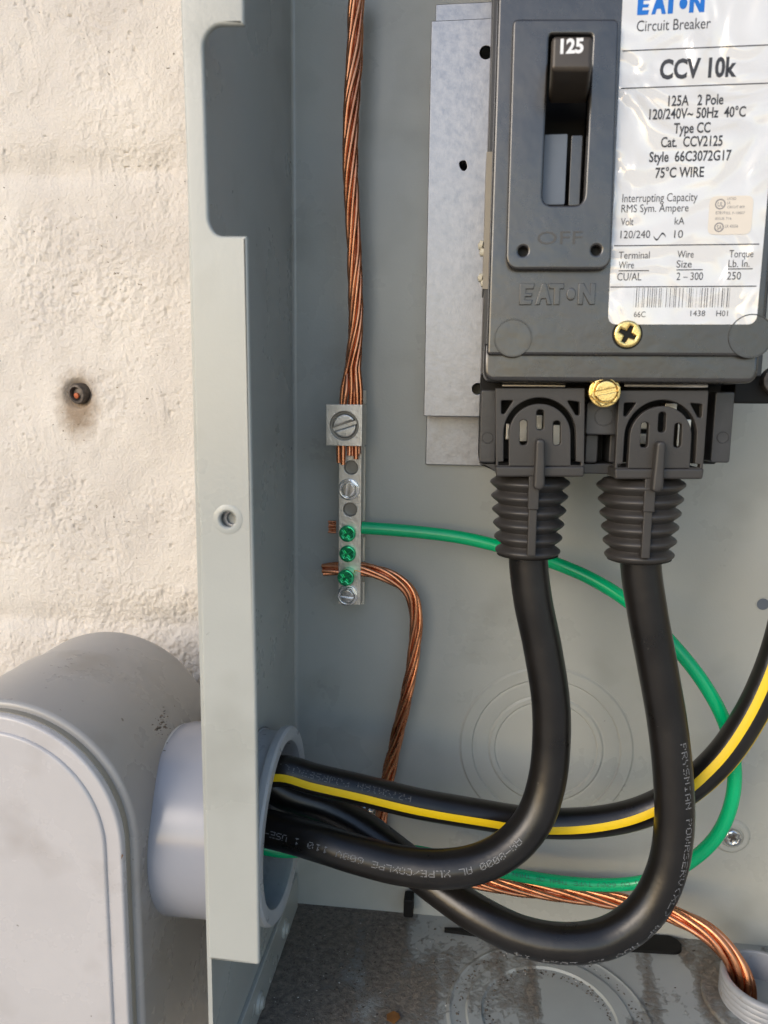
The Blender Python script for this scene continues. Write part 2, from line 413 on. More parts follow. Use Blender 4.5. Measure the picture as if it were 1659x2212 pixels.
# old anchor in the wall
ac = Vector((ANCH[0], Y_WALL, ANCH[1]))
an_ = thing('wall_anchor', ac - Vector((0, 0, 5)), 'rusty steel anchor sleeve with orange core stuck in the wall', 'wall anchor')
rr = [4.2, 4.9, 5.0, 4.2, 3.3, 3.1]
lathe([(3.0, -6), (5.0, -6), (5.2, 1.2), (4.7, 2.2), (3.6, 2.4), (3.0, 1.2)], ac + Vector((.6, 0, 0)), (-.25, -1, -.15), 28, closed=True).build('sleeve', M_rust, an_)
lathe([(2.9, -5), (2.9, .2), (2.2, .6), (.01, .9)], ac + Vector((.3, 0, -.2)), (-.25, -1, -.15), 20).build('bolt_end', M_rust, an_)
lathe([(1.5, -2), (1.4, 1.5), (.01, 1.9)], ac + Vector((.2, 0, -.9)), (-.25, -1, -.15), 14).build('core', M_orange, an_)

# ------------------------------------------------------------------ the enclosure
XW = U(637, 1500, 0).x                                   # inside of the left wall
YF = UX(439, 1500, XW).y                                 # front of the flange
ZFL = (U(700, 1954, 0).z + U(1600, 2040, 0).z) / 2       # floor
X_R, Z_T = XW + 305, 265
print('XW', XW, 'YF', YF, 'floor', ZFL)
box = thing('electrical_enclosure', (XW + 150, 0, ZFL - 2), 'open grey steel electrical box mounted on the block wall', 'electrical box')
T = 1.5
prism(rect(XW - T, ZFL - T, X_R + T, Z_T + T), 0, T * 1.2).build('back_panel', M_paint, box)
# left side wall, with the round hole for the conduit
RC_Y = -68.0
rc = UX(612, 1775, XW + 12); RING_Z = U(612, 1775, RC_Y).z
prism([(YF + T, ZFL - T - 40), (-.02, ZFL - T - 40), (-.02, Z_T), (YF + T, Z_T)], XW, XW - T, holes=[circ(RC_Y, RING_Z, 36.4, 56)], axis='X').build('side_wall', M_paint, box)
prism([(YF + T, ZFL - T), (-.02, ZFL - T), (-.02, Z_T), (YF + T, Z_T)], X_R, X_R + T, axis='X').build('side_wall', M_paint, box)
prism([(XW + .1, YF + T), (X_R - .1, YF + T), (X_R - .1, -.05), (XW + .1, -.05)], Z_T, Z_T + T, axis='Z').build('top_wall', M_paint, box)
arcp = [(XW + 1.8 - 1.8 * math.cos(math.pi / 2 * i / 6), -1.8 + 1.8 * math.sin(math.pi / 2 * i / 6)) for i in range(7)]
prism(arcp + [(XW - .04, .04)], ZFL, Z_T, axis='Z').build('corner_bend', M_paint, box)
# front flange with its long notch, screw hole and folded edge
fl = [(388, -60), (390, 40), (412, 600), (425, 1075), (431, 1108), (437, 1500), (450, 2073), (560, 2086), (553, 1500), (533, 509), (467, 509), (450, 482), (438, 84), (462, 53), (527, 53), (526, -60)]
FP = rounded(pxpoly(fl, YF), [0, 0, 0, 3, 3, 0, .6, 1.0, 0, .5, 4, 3, 4, 4, .5, 0])
hc = XZ(492, 1122, YF)
prism(FP, YF, YF + T, holes=[circ(hc[0], hc[1], 2.55, 24)], b=.9).build('flange', M_paint, box)
prism(circ(hc[0] + .6, hc[1], 4.2, 6, .2), YF + T + 1.2, YF + T + 3, holes=[circ(hc[0] + .6, hc[1], 1.9, 20)], b=.2).build('nut', M_zinc, box)
prism(circ(hc[0] + .6, hc[1], 2.2, 20), YF + T + 2.6, YF + T + 3.4).build('nut', M_paint, box)
# rolled rim round the flange hole
lathe([(2.56, .1), (3.0, -.32), (3.7, -.36), (4.6, -.1), (4.6, .05), (2.56, .3)], (hc[0], YF, hc[1]), (0, 1, 0), 28, closed=True).build('hole_rim', M_paint, box)
# knock-outs in the back: concentric pressed rings
kc = U(1178, 1618, 0); q = mmpx(0, 1178, 1618)
prof = [(.01, -.4)]
for r, h0, h1 in ((108, -.4, -.85), (126, -.85, -.45), (158, -.45, -.9), (190, -.9, -.5)):
    R_ = r * q; prof += [(R_ - 1.2, h0), (R_ - .25, -.13), (R_ + .25, -.13), (R_ + .8, h1)]
prof = prof[:-1] + [(190 * q + .4, .1)]
lathe(prof, kc, (0, 1, 0), 96).build('knockout', M_paint, box)
# small hole at the right, its shade put into a grey disc, and dimples with mounting screws
hp = U(1648, 1305, 0)
lathe([(2.7, -.05), (2.75, -.25), (3.1, -.25), (3.2, .1)], hp, (0, 1, 0), 28).build('hole_rim', M_paint, box)
lathe([(.01, -.16), (2.65, -.16)], hp, (0, 1, 0), 28).build('hole', M_slide, box)
for k, (u, v) in enumerate(((1580, 1806), (796, 1738))):
    c = U(u, v, -.2)
    lathe([(2.5, -.2), (5.0, -.25), (5.3, -.95), (7.0, -1.05), (7.6, -.8), (8.6, .15)], c, (0, 1, 0), 40).build('dimple', M_paint, box)
    ms = thing('mounting_screw', c + Vector((0, 0, -4)), ['round headed mounting screw in the back panel beside the green wire', 'round headed mounting screw in the back panel under the yellow striped cable'][k], 'screw', 'screws that hold the box to the wall')
    cr_ = [(1.9, .45), (.5, .5), (.45, 1.9)]
    plus = []
    for i in range(4):
        a = i * math.pi / 2 + .4
        for x, z in ((.5, .5), (1.9, .45), (1.9, -.45)): plus.append((c.x + x * math.cos(a) + z * math.sin(a), c.z - x * math.sin(a) + z * math.cos(a)))
    prism(circ(c.x, c.z, 4.2, 28), c.y - 2.6, c.y - .5, holes=[plus], b=1.4).build('screw_head', M_zscrew, ms)
    lathe([(.01, 0), (3.0, 0), (3.0, .4)], (c.x, c.y - 1.4, c.z), (0, 1, 0), 20).build('recess', M_rust, ms)

# bottom plate: floor, its turned-up side flap, rivets, knock-out
m = mat('dirty_grey_enamel', (.31, .325, .315), .36, var=.05, vs=40, bump=.1, bs=900); nt = m.node_tree; L = nt.links.new; b = nt.nodes['Principled BSDF']
old = b.inputs['Base Color'].links[0].from_socket
gp = N(nt, 'ShaderNodeNewGeometry'); P_ = gp.outputs['Position']
sx = N(nt, 'ShaderNodeSeparateXYZ'); L(P_, sx.inputs[0])
wv = N(nt, 'ShaderNodeTexNoise', Scale=26.0, Detail=2.0, Distortion=.6); mp = N(nt, 'ShaderNodeMapping'); mp.inputs['Scale'].default_value = (1.6, .55, 1); L(P_, mp.inputs[0]); L(mp.outputs[0], wv.inputs['Vector'])
fn = N(nt, 'ShaderNodeTexNoise', Scale=330.0, Detail=7.0, Roughness=.75); L(P_, fn.inputs['Vector'])
g1 = N(nt, 'ShaderNodeMapRange'); g1.inputs[1].default_value = XW * .001; g1.inputs[2].default_value = XW * .001 + .085; g1.inputs[3].default_value = .36; g1.inputs[4].default_value = -.02; L(sx.outputs[0], g1.inputs[0])
a1 = N(nt, 'ShaderNodeMath', operation='ADD'); L(wv.outputs[0], a1.inputs[0]); L(g1.outputs[0], a1.inputs[1])
a2 = N(nt, 'ShaderNodeMath', operation='MULTIPLY_ADD'); L(fn.outputs[0], a2.inputs[0]); a2.inputs[1].default_value = .5; L(a1.outputs[0], a2.inputs[2])
r1 = N(nt, 'ShaderNodeMapRange'); r1.inputs[1].default_value = .74; r1.inputs[2].default_value = .90; L(a2.outputs[0], r1.inputs[0])
cr = N(nt, 'ShaderNodeValToRGB'); L(fn.outputs[0], cr.inputs[0])
cr.color_ramp.elements[0].position = .35; cr.color_ramp.elements[0].color = (.105, .09, .074, 1)
cr.color_ramp.elements[1].position = .68; cr.color_ramp.elements[1].color = (.29, .25, .205, 1)
mx = N(nt, 'ShaderNodeMix', data_type='RGBA'); L(r1.outputs[0], mx.inputs[0]); L(old, mx.inputs[6]); L(cr.outputs[0], mx.inputs[7]); L(mx.outputs[2], b.inputs['Base Color'])
rr = N(nt, 'ShaderNodeMapRange'); rr.inputs[3].default_value = .55; rr.inputs[4].default_value = .95; L(r1.outputs[0], rr.inputs[0]); L(rr.outputs[0], b.inputs['Roughness'])
hm = N(nt, 'ShaderNodeMath', operation='MULTIPLY'); L(r1.outputs[0], hm.inputs[0]); L(fn.outputs[0], hm.inputs[1])
bp = N(nt, 'ShaderNodeBump', Strength=.9, Distance=.0022); L(hm.outputs[0], bp.inputs['Height']); L(bp.outputs[0], b.inputs['Normal'])
M_floor = m
prism(rect(XW + .05, YF - 2, X_R - .05, -.05), ZFL, ZFL - T, axis='Z').build('bottom_plate', M_floor, box)
fz = (UX(625, 1926, XW).z + UX(531, 2149, XW).z) / 2
yfl = UX(536, 2170, XW).y
prism(rounded([(-3, ZFL + .2), (-3, fz), (YF + 10, fz), (YF + 3, fz - 7), (YF + 3, ZFL + .2)], [0, 1, 4, 4, 0]), XW + 1.7, XW + .1, axis='X', b=.6).build('flap', M_paint, box)
for u, v in ((615, 2006), (560, 2166)):
    c = UX(u, v, XW + 1.7)
    lathe([(.01, 2.2), (1.9, 2.15), (2.5, 1.7), (2.7, 1.2), (3.9, 1.0), (4.3, .5), (4.4, -.2)], c, (1, 0, 0), 28).build('rivet', M_paint, box)
fc = Vector((U(1185, 2000, 0).x, -57, ZFL)); fc.x = UZ(1190, 2230, ZFL).x
prof = [(.01, .35), (23.0, .35), (23.6, .1), (27.6, .1), (28.4, 1.0), (34.2, 1.0), (35.0, .12), (40.6, .12), (41.6, .7), (42.4, .6), (43.2, -.1)]
lathe(prof, fc, (0, 0, 1), 110).build('knockout', M_floor, box)
# small dark block at the back edge of the floor, an unclear dark shape
prism(prect(873, 1935, 893, 1975, -6, 1), -9, -2, b=.6).build('clip', M_dark, box)

# ------------------------------------------------------------------ grey conduit body at the left
YC = -115.0
kcen, RB = (-160.9, -152.4), 45.75
def arch(r, zlow=-330, n=44, cx=kcen[0], cz=kcen[1]):
    return [(cx + r * math.cos(math.pi * i / n), cz + r * math.sin(math.pi * i / n)) for i in range(n + 1)] + [(cx - r, zlow), (cx + r, zlow)]
cb = thing('conduit_elbow', (kcen[0], -70, -330), 'grey plastic conduit elbow with a round topped cover plate', 'conduit fitting')
prism(arch(RB + 3.0), YC + 3.0, -58.2, b=1.8).build('housing', M_pvc, cb)
prism(arch(RB + 2.1), -57.9, -31, b=.3).build('collar', M_pvc, cb)
lathe([(RB + 2.1, -.2), (RB + 1.8, 1.6), (RB - .5, 3.6), (.01, 4.0)], (kcen[0], -31, kcen[1]), (0, 1, 0), 80).build('rear_hub', M_pvc, cb)
prism([(kcen[0] - RB - 2.6, -330), (kcen[0] + RB + 2.6, -330), (kcen[0] + RB + 2.6, kcen[1]), (kcen[0] - RB - 2.6, kcen[1])], -28, -30.9, b=0).build('rear_shell', M_pvc, cb)
lathe([(20, -2), (20, 44)], (kcen[0], -30, kcen[1] - 8), (0, 1, 0), 40).build('rear_pipe', M_pvc, cb)
prism(arch(RB + .3), YC + .4, YC + 4.4).build('gasket', M_strip, cb)
prism(arch(RB), YC - 2.4, YC + .6, b=1.1).build('cover_plate', M_pvcc, cb)
prism(arch(RB - 5.5), YC - 3.5, YC - 2.3, b=1.15).build('cover_face', M_pvcc, cb)
# coupling from the conduit body into the box
xc = U(322, 1850, RC_Y - 36.5).x
ca = thing('conduit_adapter', (XW - 10, RC_Y, RING_Z - 38), 'pale grey conduit coupling running through the box wall with cables inside', 'conduit coupling')
lathe([(31.0, xc - 4), (36.2, xc - 4), (37.0, xc + .2), (37.0, XW - 2.2), (36, XW - 1.6), (31.0, XW - 1.6)], (0, RC_Y, RING_Z), (1, 0, 0), 96, closed=True).build('coupling', M_pvc2, ca)
lathe([(31.0, XW - 60), (36.0, XW - 60), (36.0, XW + .3), (35.4, XW + .5), (35.2, XW + 4), (35.2, XW + 8.2), (37.3, XW + 8.6), (37.7, XW + 9.6), (37.5, XW + 11.4), (36.6, XW + 12.3), (33.2, XW + 12.5), (31.6, XW + 11.6), (31.0, XW + 9)], (0, RC_Y, RING_Z), (1, 0, 0), 96, closed=True).build('bushing', M_bush, ca)

# ------------------------------------------------------------------ galvanised bracket behind the breaker
YP, YL = -20.0, -2.6
mp_ = thing('mounting_bracket', U(985, 1003, -5), 'galvanised steel bracket with punched holes behind the breaker', 'bracket')
x0, x1 = U(915, 898, YP).x, U(1250, 898, YP).x
zt, zb = U(930, 45, YP).z, U(915, 899, YP).z
hl = [circ(*XZ(1050, 113, YP), 2.4, 20), rounded([XZ(992, 350, YP), XZ(1005, 346, YP), XZ(1010, 362, YP), XZ(1002, 370, YP), XZ(994, 362, YP)], 1), circ(*XZ(1032, 840, YP), 2.3, 20)]
prism(rect(x0, zb, x1, zt, .6), YP, YP + 1.5, holes=hl, b=.35).build('raised_face', M_zinc, mp_)
prism(rect(x0 + .2, YP + .7, x1, YL - .2), zb + .05, zb + 1.5, axis='Z').build('bend', M_zinc, mp_)
prism(rect(x0 + .2, YP + 1.6, x1, YL - .2), zt - .1, zt - 1.5, axis='Z').build('bend', M_zinc, mp_)
prism(rect(x0 + .1, zb + 2, x0 + 1.4, zt - 2), YP + 1.6, -1, b=0).build('side_return', M_zinc, mp_)
xl0 = U(920, 960, YL).x
prism(rect(xl0, U(930, 1004, YL).z, x1, zb + 1.4, .5), YL, YL + 1.5, b=.35).build('foot', M_zinc, mp_)
prism(rect(U(941, 20, YL - 8).x, zt - .2, x1, U(941, 9, YL - 8).z, .5), YL - 8, YL - 6.5, b=.35).build('top_tab', M_zinc, mp_)
for a in hl[:1] + hl[2:]:
    pass

# ------------------------------------------------------------------ circuit breaker
YB = -85.0
pb = mmpx(YB)
BX0, BX1 = U(1057, 600, YB).x, U(1648, 740, YB).x
BZ1 = 190.0
br = thing('circuit_breaker', U(1350, 1003, -50), 'black two pole circuit breaker with a white data label', 'circuit breaker')
zf = U(1300, 768, YB).z
prism(rounded([(BX0, zf), (BX1, zf), (BX1, BZ1), (BX0, BZ1)], [1.2, 1.2, 0, 0]), YB, YB + 26, holes=[prect(1172, 76, 1276, 441, YB)], b=1.0).build('case', M_case, br)
zl = U(1300, 826, YB + 3).z
prism(rounded([(BX0 - .9, zl), (BX1 + .3, zl), (BX1 + .3, zf + 4), (BX0 - .9, zf + 4)], [4.2, 4.2, 0, 0], 8), YB + 2.2, YB + 24, b=1.6).build('lower_lip', M_case, br)
zbb = U(1300, 1003, -64).z
xb0, xb1 = U(1037, 900, -64).x, U(1579, 900, -64).x
prism(rect(xb0, zl + 3.2, xb1 + 10, BZ1), YB + 23.5, -20, b=.5).build('case_side', M_caseside, br)
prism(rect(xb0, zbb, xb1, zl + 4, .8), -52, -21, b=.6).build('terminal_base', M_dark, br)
# white label and its printing
YLb = YB - .18
lab = prism(rounded(pxpoly([(1347, -40), (1313, 701), (1634, 701), (1662, 380), (1690, -40)], YLb), [0, 3, 3, 0, 0], 7), YLb, YB + .05, b=.06)
lo = None
m = mat('filmed_white_label', (.64, .635, .625), .35, var=.03, vs=40, coat=1.0); nt = m.node_tree; L = nt.links.new; b = nt.nodes['Principled BSDF']
gp = N(nt, 'ShaderNodeNewGeometry')
cn = N(nt, 'ShaderNodeTexNoise', Scale=34.0, Detail=1.5, Roughness=.4, Distortion=2.2); L(gp.outputs['Position'], cn.inputs['Vector'])
bp = N(nt, 'ShaderNodeBump', Strength=1.0, Distance=.006); L(cn.outputs[0], bp.inputs['Height']); L(bp.outputs[0], b.inputs['Coat Normal']); b.inputs['Coat Roughness'].default_value = .05
b.inputs['Coat IOR'].default_value = 1.8
M_label = m
lo = lab.build('data_label', M_label, br)
YT = YLb - .07
def text_mesh(s, bold=0.0, ext=0.0):
    c = bpy.data.curves.new('lettering', 'FONT'); c.body = s; c.size = 1.0; c.offset = bold; c.extrude = ext; c.resolution_u = 3
    o = bpy.data.objects.new('lettering', c); COL.objects.link(o)
    dg = bpy.context.evaluated_depsgraph_get(); me = o.evaluated_get(dg).to_mesh()
    V = np.array([v.co[:] for v in me.vertices]); Fs = [tuple(p.vertices) for p in me.polygons]
    o.evaluated_get(dg).to_mesh_clear(); bpy.data.objects.remove(o); bpy.data.curves.remove(c)
    return V, Fs
CAPH = None
def put_text(s, u0, vb, u1, cap, y, mt, parent, bold=.0, name='printed_text', ext=0.0):
    """Text s between photo columns u0 and u1 with its baseline at vb and capitals `cap` pixels high, printed on the plane y."""
    global CAPH
    if CAPH is None: V0, _ = text_mesh('H'); CAPH = V0[:, 1].max()
    V, Fs = text_mesh(s, bold, 1.0 if ext else 0.0)
    a, c = U(u0, vb, y), U(u1, vb, y)
    sx = (c.x - a.x) / (V[:, 0].max() - V[:, 0].min()); sz = cap * mmpx(y) / CAPH
    mb = MB(); mb.v = [(a.x + (p[0] - V[:, 0].min()) * sx, y - p[2] * ext, a.z + p[1] * sz) for p in V]; mb.f = Fs
    return mb.build(name, mt, parent, smooth=False)
EATON = [[(0, 0), (.86, 0), (.95, .24), (.40, .24), (.42, .38), (.86, .38), (.92, .55), (.45, .55), (.47, .74), (.98, .74), (1.06, 1), (0, 1)],
         [(1.12, 0), (1.45, 0), (1.56, .28), (1.86, .28), (1.95, 0), (2.3, 0), (1.86, 1), (1.56, 1)],
         [(2.42, 0), (2.84, 0), (2.84, .74), (3.1, .74), (3.1, 1), (2.0, 1), (2.1, .74), (2.42, .74)],
         [(3.62 + .32 * math.cos(t * math.pi / 10), .5 + .3 * math.sin(t * math.pi / 10)) for t in range(20)],
         [(4.1, 0), (4.46, 0), (4.46, .56), (4.92, 0), (5.3, 0), (5.3, 1), (4.94, 1), (4.94, .44), (4.48, 1), (4.1, 1)]]
def logo(u0, vt, u1, vb, y, depth, mt, parent, name):
    a, c = U(u0, vb, y), U(u1, vt, y); mb = MB()
    for P in EATON: prism([(a.x + (c.x - a.x) * p[0] / 5.3, a.z + (c.z - a.z) * p[1]) for p in P], y - depth, y + .02, mb=mb, b=min(.25, depth * .5))
    return mb.build(name, mt, parent)
logo(1376, -16, 1524, 33, YLb, .07, M_blue, lo, 'printed_logo')
def hline(u0, v0, u1, v1, wpx=2.2):
    a, c = U(u0, v0, YT), U(u1, v0, YT); h = wpx * pb / 2
    prism(rect(a.x, a.z - h, c.x, a.z + h), YT, YT + .03).build('printed_line', M_ink, lo)
put_text('Circuit Breaker', 1375, 68, 1534, 21, YT, M_ink, lo, .0)
hline(1345, 110, 1690, 103); hline(1341, 191, 1690, 181)
put_text('CCV 10k', 1424, 170, 1590, 36, YT, M_ink, lo, .035)
for s, u0, vb, u1 in (('125A   2 Pole', 1443, 229, 1562), ('120/240V~ 50Hz  40°C', 1402, 258, 1610), ('Type CC', 1455, 288, 1534), ('Cat.  CCV2125', 1427, 318, 1560), ('Style  66C3072G17', 1402, 350, 1579), ('75°C WIRE', 1415, 384, 1520)):
    put_text(s, u0, vb, u1, 20, YT, M_ink, lo, .02)
for s, u0, vb, u1, cp in (('Interrupting Capacity', 1344, 437, 1506, 17), ('RMS Sym. Ampere', 1342, 459, 1487, 16), ('Volt', 1341, 487, 1368, 15), ('kA', 1457, 485, 1478, 15), ('120/240', 1340, 515, 1404, 16), ('10', 1456, 514, 1475, 16),
                          ('Terminal', 1336, 559, 1403, 15), ('Wire', 1336, 580, 1369, 15), ('CU/AL', 1333, 606, 1385, 16), ('Wire', 1463, 557, 1498, 15), ('Size', 1461, 578, 1494, 15), ('2 – 300', 1461, 605, 1518, 16),
                          ('Torque', 1575, 556, 1627, 15), ('Lb. In.', 1573, 577, 1619, 15), ('250', 1570, 604, 1600, 16), ('66C', 1369, 685, 1394, 12), ('1438', 1491, 683, 1523, 12), ('H01', 1547, 683, 1572, 12)):
    put_text(s, u0, vb, u1, cp, YT, M_ink, lo, 0)
hline(1326, 531, 1640, 527); hline(1336, 585, 1402, 585, 2); hline(1461, 583, 1518, 583, 2); hline(1572, 581, 1626, 581, 2); hline(1318, 620, 1634, 619)
# the alternating-current sign
tw = []
for k in range(17):
    t = k / 16; tw.append((1412 + 26 * t, 511 - 7 * math.sin(2 * math.pi * t) * -1))
up = [XZ(u, v - 2 + 4 * 0, YT) for u, v in tw]; dn = [XZ(u, v + 2, YT) for u, v in tw][::-1]
prism(up + dn, YT, YT + .03).build('printed_text', M_ink, lo)
# bar code
mb = MB(); u = 1368.0
while u < 1576:
    wd = random.choice((1.6, 1.6, 2.6, 4.0)); a, c = U(u, 664, YT), U(u + wd, 622, YT)
    prism(rect(a.x, a.z, c.x, c.z), YT, YT + .03, mb=mb); u += wd + random.choice((2.0, 2.2, 3.4, 5))
mb.build('printed_bar_code', M_ink, lo)
# approval sticker with its round marks
M_stick = mat('cream_sticker', (.66, .60, .52), .45, var=.04); M_grey_ink = mat('grey_ink', (.22, .21, .21), .6)
st = prism(prect(1534, 424, 1622, 506, YT, 2.2), YT - .03, YT + .03).build('sticker', M_stick, lo)
for (u, v, r) in ((1556, 441, 11), (1553, 491, 10)):
    c = XZ(u, v, YT); prism(circ(*c, r * pb, 24), YT - .05, YT - .02, holes=[circ(*c, (r - 2.6) * pb, 24)]).build('printed_mark', M_grey_ink, lo)
put_text('UL', 1550, 446, 1562, 9, YT - .05, M_grey_ink, lo, .02); put_text('SA', 1548, 496, 1559, 9, YT - .05, M_grey_ink, lo, .02)
for s, u0, vb, u1, cp in (('LISTED', 1571, 432, 1590, 5), ('LR', 1571, 441, 1578, 5), ('CIRCUIT BKR', 1571, 450, 1609, 5), ('E7819', 1546, 463, 1566, 6), ('ISS. F-10807', 1568, 463, 1609, 5), ('ISSUE 716', 1545, 475, 1580, 5), ('LR 43556', 1566, 492, 1594, 6)):
    put_text(s, u0, vb, u1, cp, YT - .05, M_grey_ink, lo, .01)

# toggle plate with its slot
YG = YB - 3.2
tp = rounded(pxpoly([(1108, 40), (1092, 582), (1320, 582), (1338, 40)], YG), [2, 4.5, 4.5, 2], 7)
slot = rounded(pxpoly([(1187, 74), (1171, 443), (1262, 443), (1280, 74)], YG), [1, 3.4, 3.4, 1], 6)
h1, h2 = XZ(1130, 542, YG), XZ(1288, 540, YG)
prism(tp, YG, YB + .2, holes=[slot, circ(*h1, 1.5, 20), circ(*h2, 1.5, 20)], b=.8).build('toggle_plate', M_case, br)
for h in (h1, h2): lathe([(.01, 0), (1.45, 0)], (h[0], YB - .35, h[1]), (0, 1, 0), 16).build('hole', M_dark, br)
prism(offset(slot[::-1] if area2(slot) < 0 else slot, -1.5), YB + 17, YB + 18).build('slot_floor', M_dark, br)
a, c = U(1170, 440, YB - .4), U(1228, 285, YB - .4)
prism(rect(a.x, a.z, c.x, c.z, .5), YB + 1.2, YB + 4, b=.2).build('slide', M_slide, br)
a, c = U(1230, 440, YB - .4), U(1262, 285, YB - .4)
prism(rect(a.x, a.z, c.x, c.z, .5), YB + 2.2, YB + 4, b=.2).build('slide', M_case, br)
# handle: a tapered paddle leaning up and out of the slot
hb = [U(1184, 226, YB + 3), U(1268, 226, YB + 3), U(1274, 150, YB + 3), U(1192, 150, YB + 3)]
hf = [U(1189, 152, YB - 19), U(1279, 152, YB - 19), U(1281, 76, YB - 19), U(1192, 76, YB - 19)]
bm = bmesh.new()
vs = [bm.verts.new(p) for p in hb + hf]
for q_ in ((0, 1, 2, 3), (7, 6, 5, 4), (0, 4, 5, 1), (1, 5, 6, 2), (2, 6, 7, 3), (3, 7, 4, 0)): bm.faces.new([vs[i] for i in q_])
bmesh.ops.bevel(bm, geom=bm.edges[:], offset=1.3, segments=3, profile=.5, affect='EDGES')
mb = MB(); mb.v = [tuple(v.co) for v in bm.verts]; mb.f = [tuple(v.index for v in f.verts) for f in bm.faces]
bm.verts.index_update(); mb.f = [tuple(v.index for v in f.verts) for f in bm.faces]; bm.free()
th = mb.build('toggle_handle', M_handle, br)
put_text('125', 1210, 115, 1260, 27, YB - 19.12, M_white_ink, th, .04)
put_text('OFF', 1160, 528, 1258, 27, YG - .02, M_emb, br, .0, 'raised_text', .12)
logo(1121, 612, 1287, 659, YB, .55, M_case, br, 'raised_logo')
for u, v, r in ((1108, 730, 42), (1622, 726, 47)):
    c = U(u, v, YB); r *= pb
    lathe([(.01, .1), (r - .35, .1), (r - .25, .32), (r, .32), (r + .15, -.05)], (c.x, YB, c.z), (0, -1, 0), 48).build('raised_disc', M_case, br)
# screws
def dhalf(cx, cz, r, hw, ang, n=18):
    out = []
    for sgn in (1, -1):
        a0 = math.asin(hw / r); P = [(r * math.cos(a0 + (math.pi - 2 * a0) * i / n), sgn * r * math.sin(a0 + (math.pi - 2 * a0) * i / n)) for i in range(n + 1)]
        out.append([(cx + x * math.cos(ang) - z * math.sin(ang), cz + x * math.sin(ang) + z * math.cos(ang)) for x, z in P])
    return out
def slot_head(mb, cx, cz, r, y0, y1, hw, ang, b=.35, sd=.9):
    for P in dhalf(cx, cz, r, hw, ang): prism(P, y0, y0 + sd, b=b, mb=mb)
    prism(circ(cx, cz, r, 36), y0 + sd, y1, mb=mb); return mb
def cross_head(mb, cx, cz, r, y0, y1, wd, ln, ang, b=.5, sd=1.2):
    P = []
    for i in range(4):
        a = ang + i * math.pi / 2
        for x, z in ((wd, wd), (ln, wd * .7), (ln, -wd * .7)): P.append((cx + x * math.cos(a) + z * math.sin(a), cz - x * math.sin(a) + z * math.cos(a)))
    prism(circ(cx, cz, r, 36), y0, y0 + sd, holes=[P], b=b, mb=mb); prism(circ(cx, cz, r, 36), y0 + sd, y1, mb=mb); return mb
def hexa(cx, cz, r, a0): return circ(cx, cz, r, 6, a0)
c = XZ(1355, 722, YB)
cross_head(MB(), *c, 30 * pb, YB - .9, YB + .5, .75, 2.7, .45, b=.7).build('brass_screw', M_brass, br)
prism(circ(*c, 33 * pb, 36), YB - .1, YB + .3).build('screw_seat', M_dark, br)
c = XZ(1307, 846, YB + 4)
mb = MB(); prism(circ(*c, 5.3, 40), YB + 4.6, YB + 6, b=.4, mb=mb); prism(hexa(*c, 5.0, .3), YB + 2.4, YB + 4.7, holes=[circ(*c, 3.85, 36)], b=.3, mb=mb); slot_head(mb, *c, 3.5, YB + 1.5, YB + 4.6, .7, .22, b=.3, sd=1.5)
mb.build('brass_screw', M_brass, br)
prism(circ(c[0], c[1], 2.6, 20), YB + 5, -50).build('screw_shank', M_brass, br)
# terminal housing between and beside the covers
for u0, v0, u1, v1, y0, mt, nm in ((1040, 842, 1070, 1000, -66, M_caseside, 'side_rail'), (1546, 846, 1576, 1000, -66, M_caseside, 'side_rail'), (1268, 868, 1344, 940, -71, M_caseside, 'screw_block'),
                                   (1266, 938, 1290, 1000, -66, M_caseside, 'centre_rail'), (1318, 938, 1342, 1000, -66, M_caseside, 'centre_rail')):
    prism(prect(u0, v0, u1, v1, y0, 1.0), y0, -45, b=.5).build(nm, mt, br)
for u, v, r, y0 in ((1079, 946, 13, -66), (1562, 945, 13, -66), (1305, 900, 21, -71)):
    u = 1053 if u == 1079 else u; c = U(u, v, y0); rr = r * mmpx(y0)
    lathe([(.01, .12), (rr - .3, .12), (rr - .2, .3), (rr, .3), (rr + .12, -.05)], c, (0, -1, 0), 32).build('raised_disc', M_caseside, br)
prism(rounded(pxpoly([(1034, 1000), (1070, 1018), (1340, 1024), (1340, 1000)], -62), .6), -64, -40, b=.5).build('base_ledge', M_caseside, br)
for u0, v0, u1, v1, y0 in ((1085, 829, 1222, 837, -60), (1348, 829, 1530, 838, -60), (1120, 895, 1170, 955, -58), (1158, 925, 1190, 936, -58), (1195, 917, 1225, 964, -57), (1385, 898, 1412, 928, -57), (1383, 936, 1412, 960, -58), (1465, 905, 1490, 966, -60), (1093, 915, 1100, 950, -60), (1437, 870, 1462, 890, -60)):
    prism(prect(u0, v0, u1, v1, y0, .5), y0, -50, b=.3).build('aluminium_lug', M_alu, br)
prism(prect(1585, 812, 1720, 872, -56, 1), -58, -20, b=.5).build('dark_gap_block', M_dark, br)  # black block carrying the screw; its black also paints the shade under the breaker
c = XZ(1677, 822, -60)
cross_head(MB(), *c, 5.0, -62, -58, .6, 3, .3).build('block_screw', M_rust, br)
# putty smears and gasket between bracket and case
mb = MB()
for u, v, r in ((1039, 530, 9), (1042, 545, 8), (1038, 600, 8), (1044, 612, 7)):
    p = U(u, v, -60); lathe([(.01, -1), (r * .18, -.8), (r * .2, .4), (.01, 1.2)], p, (-1, .2, .2), 12, mb=mb)
mb.build('putty', M_putty, br)
prism(prect(1051, 330, 1055, 625, -61, .3), -62, -40).build('gasket', M_strip, br)

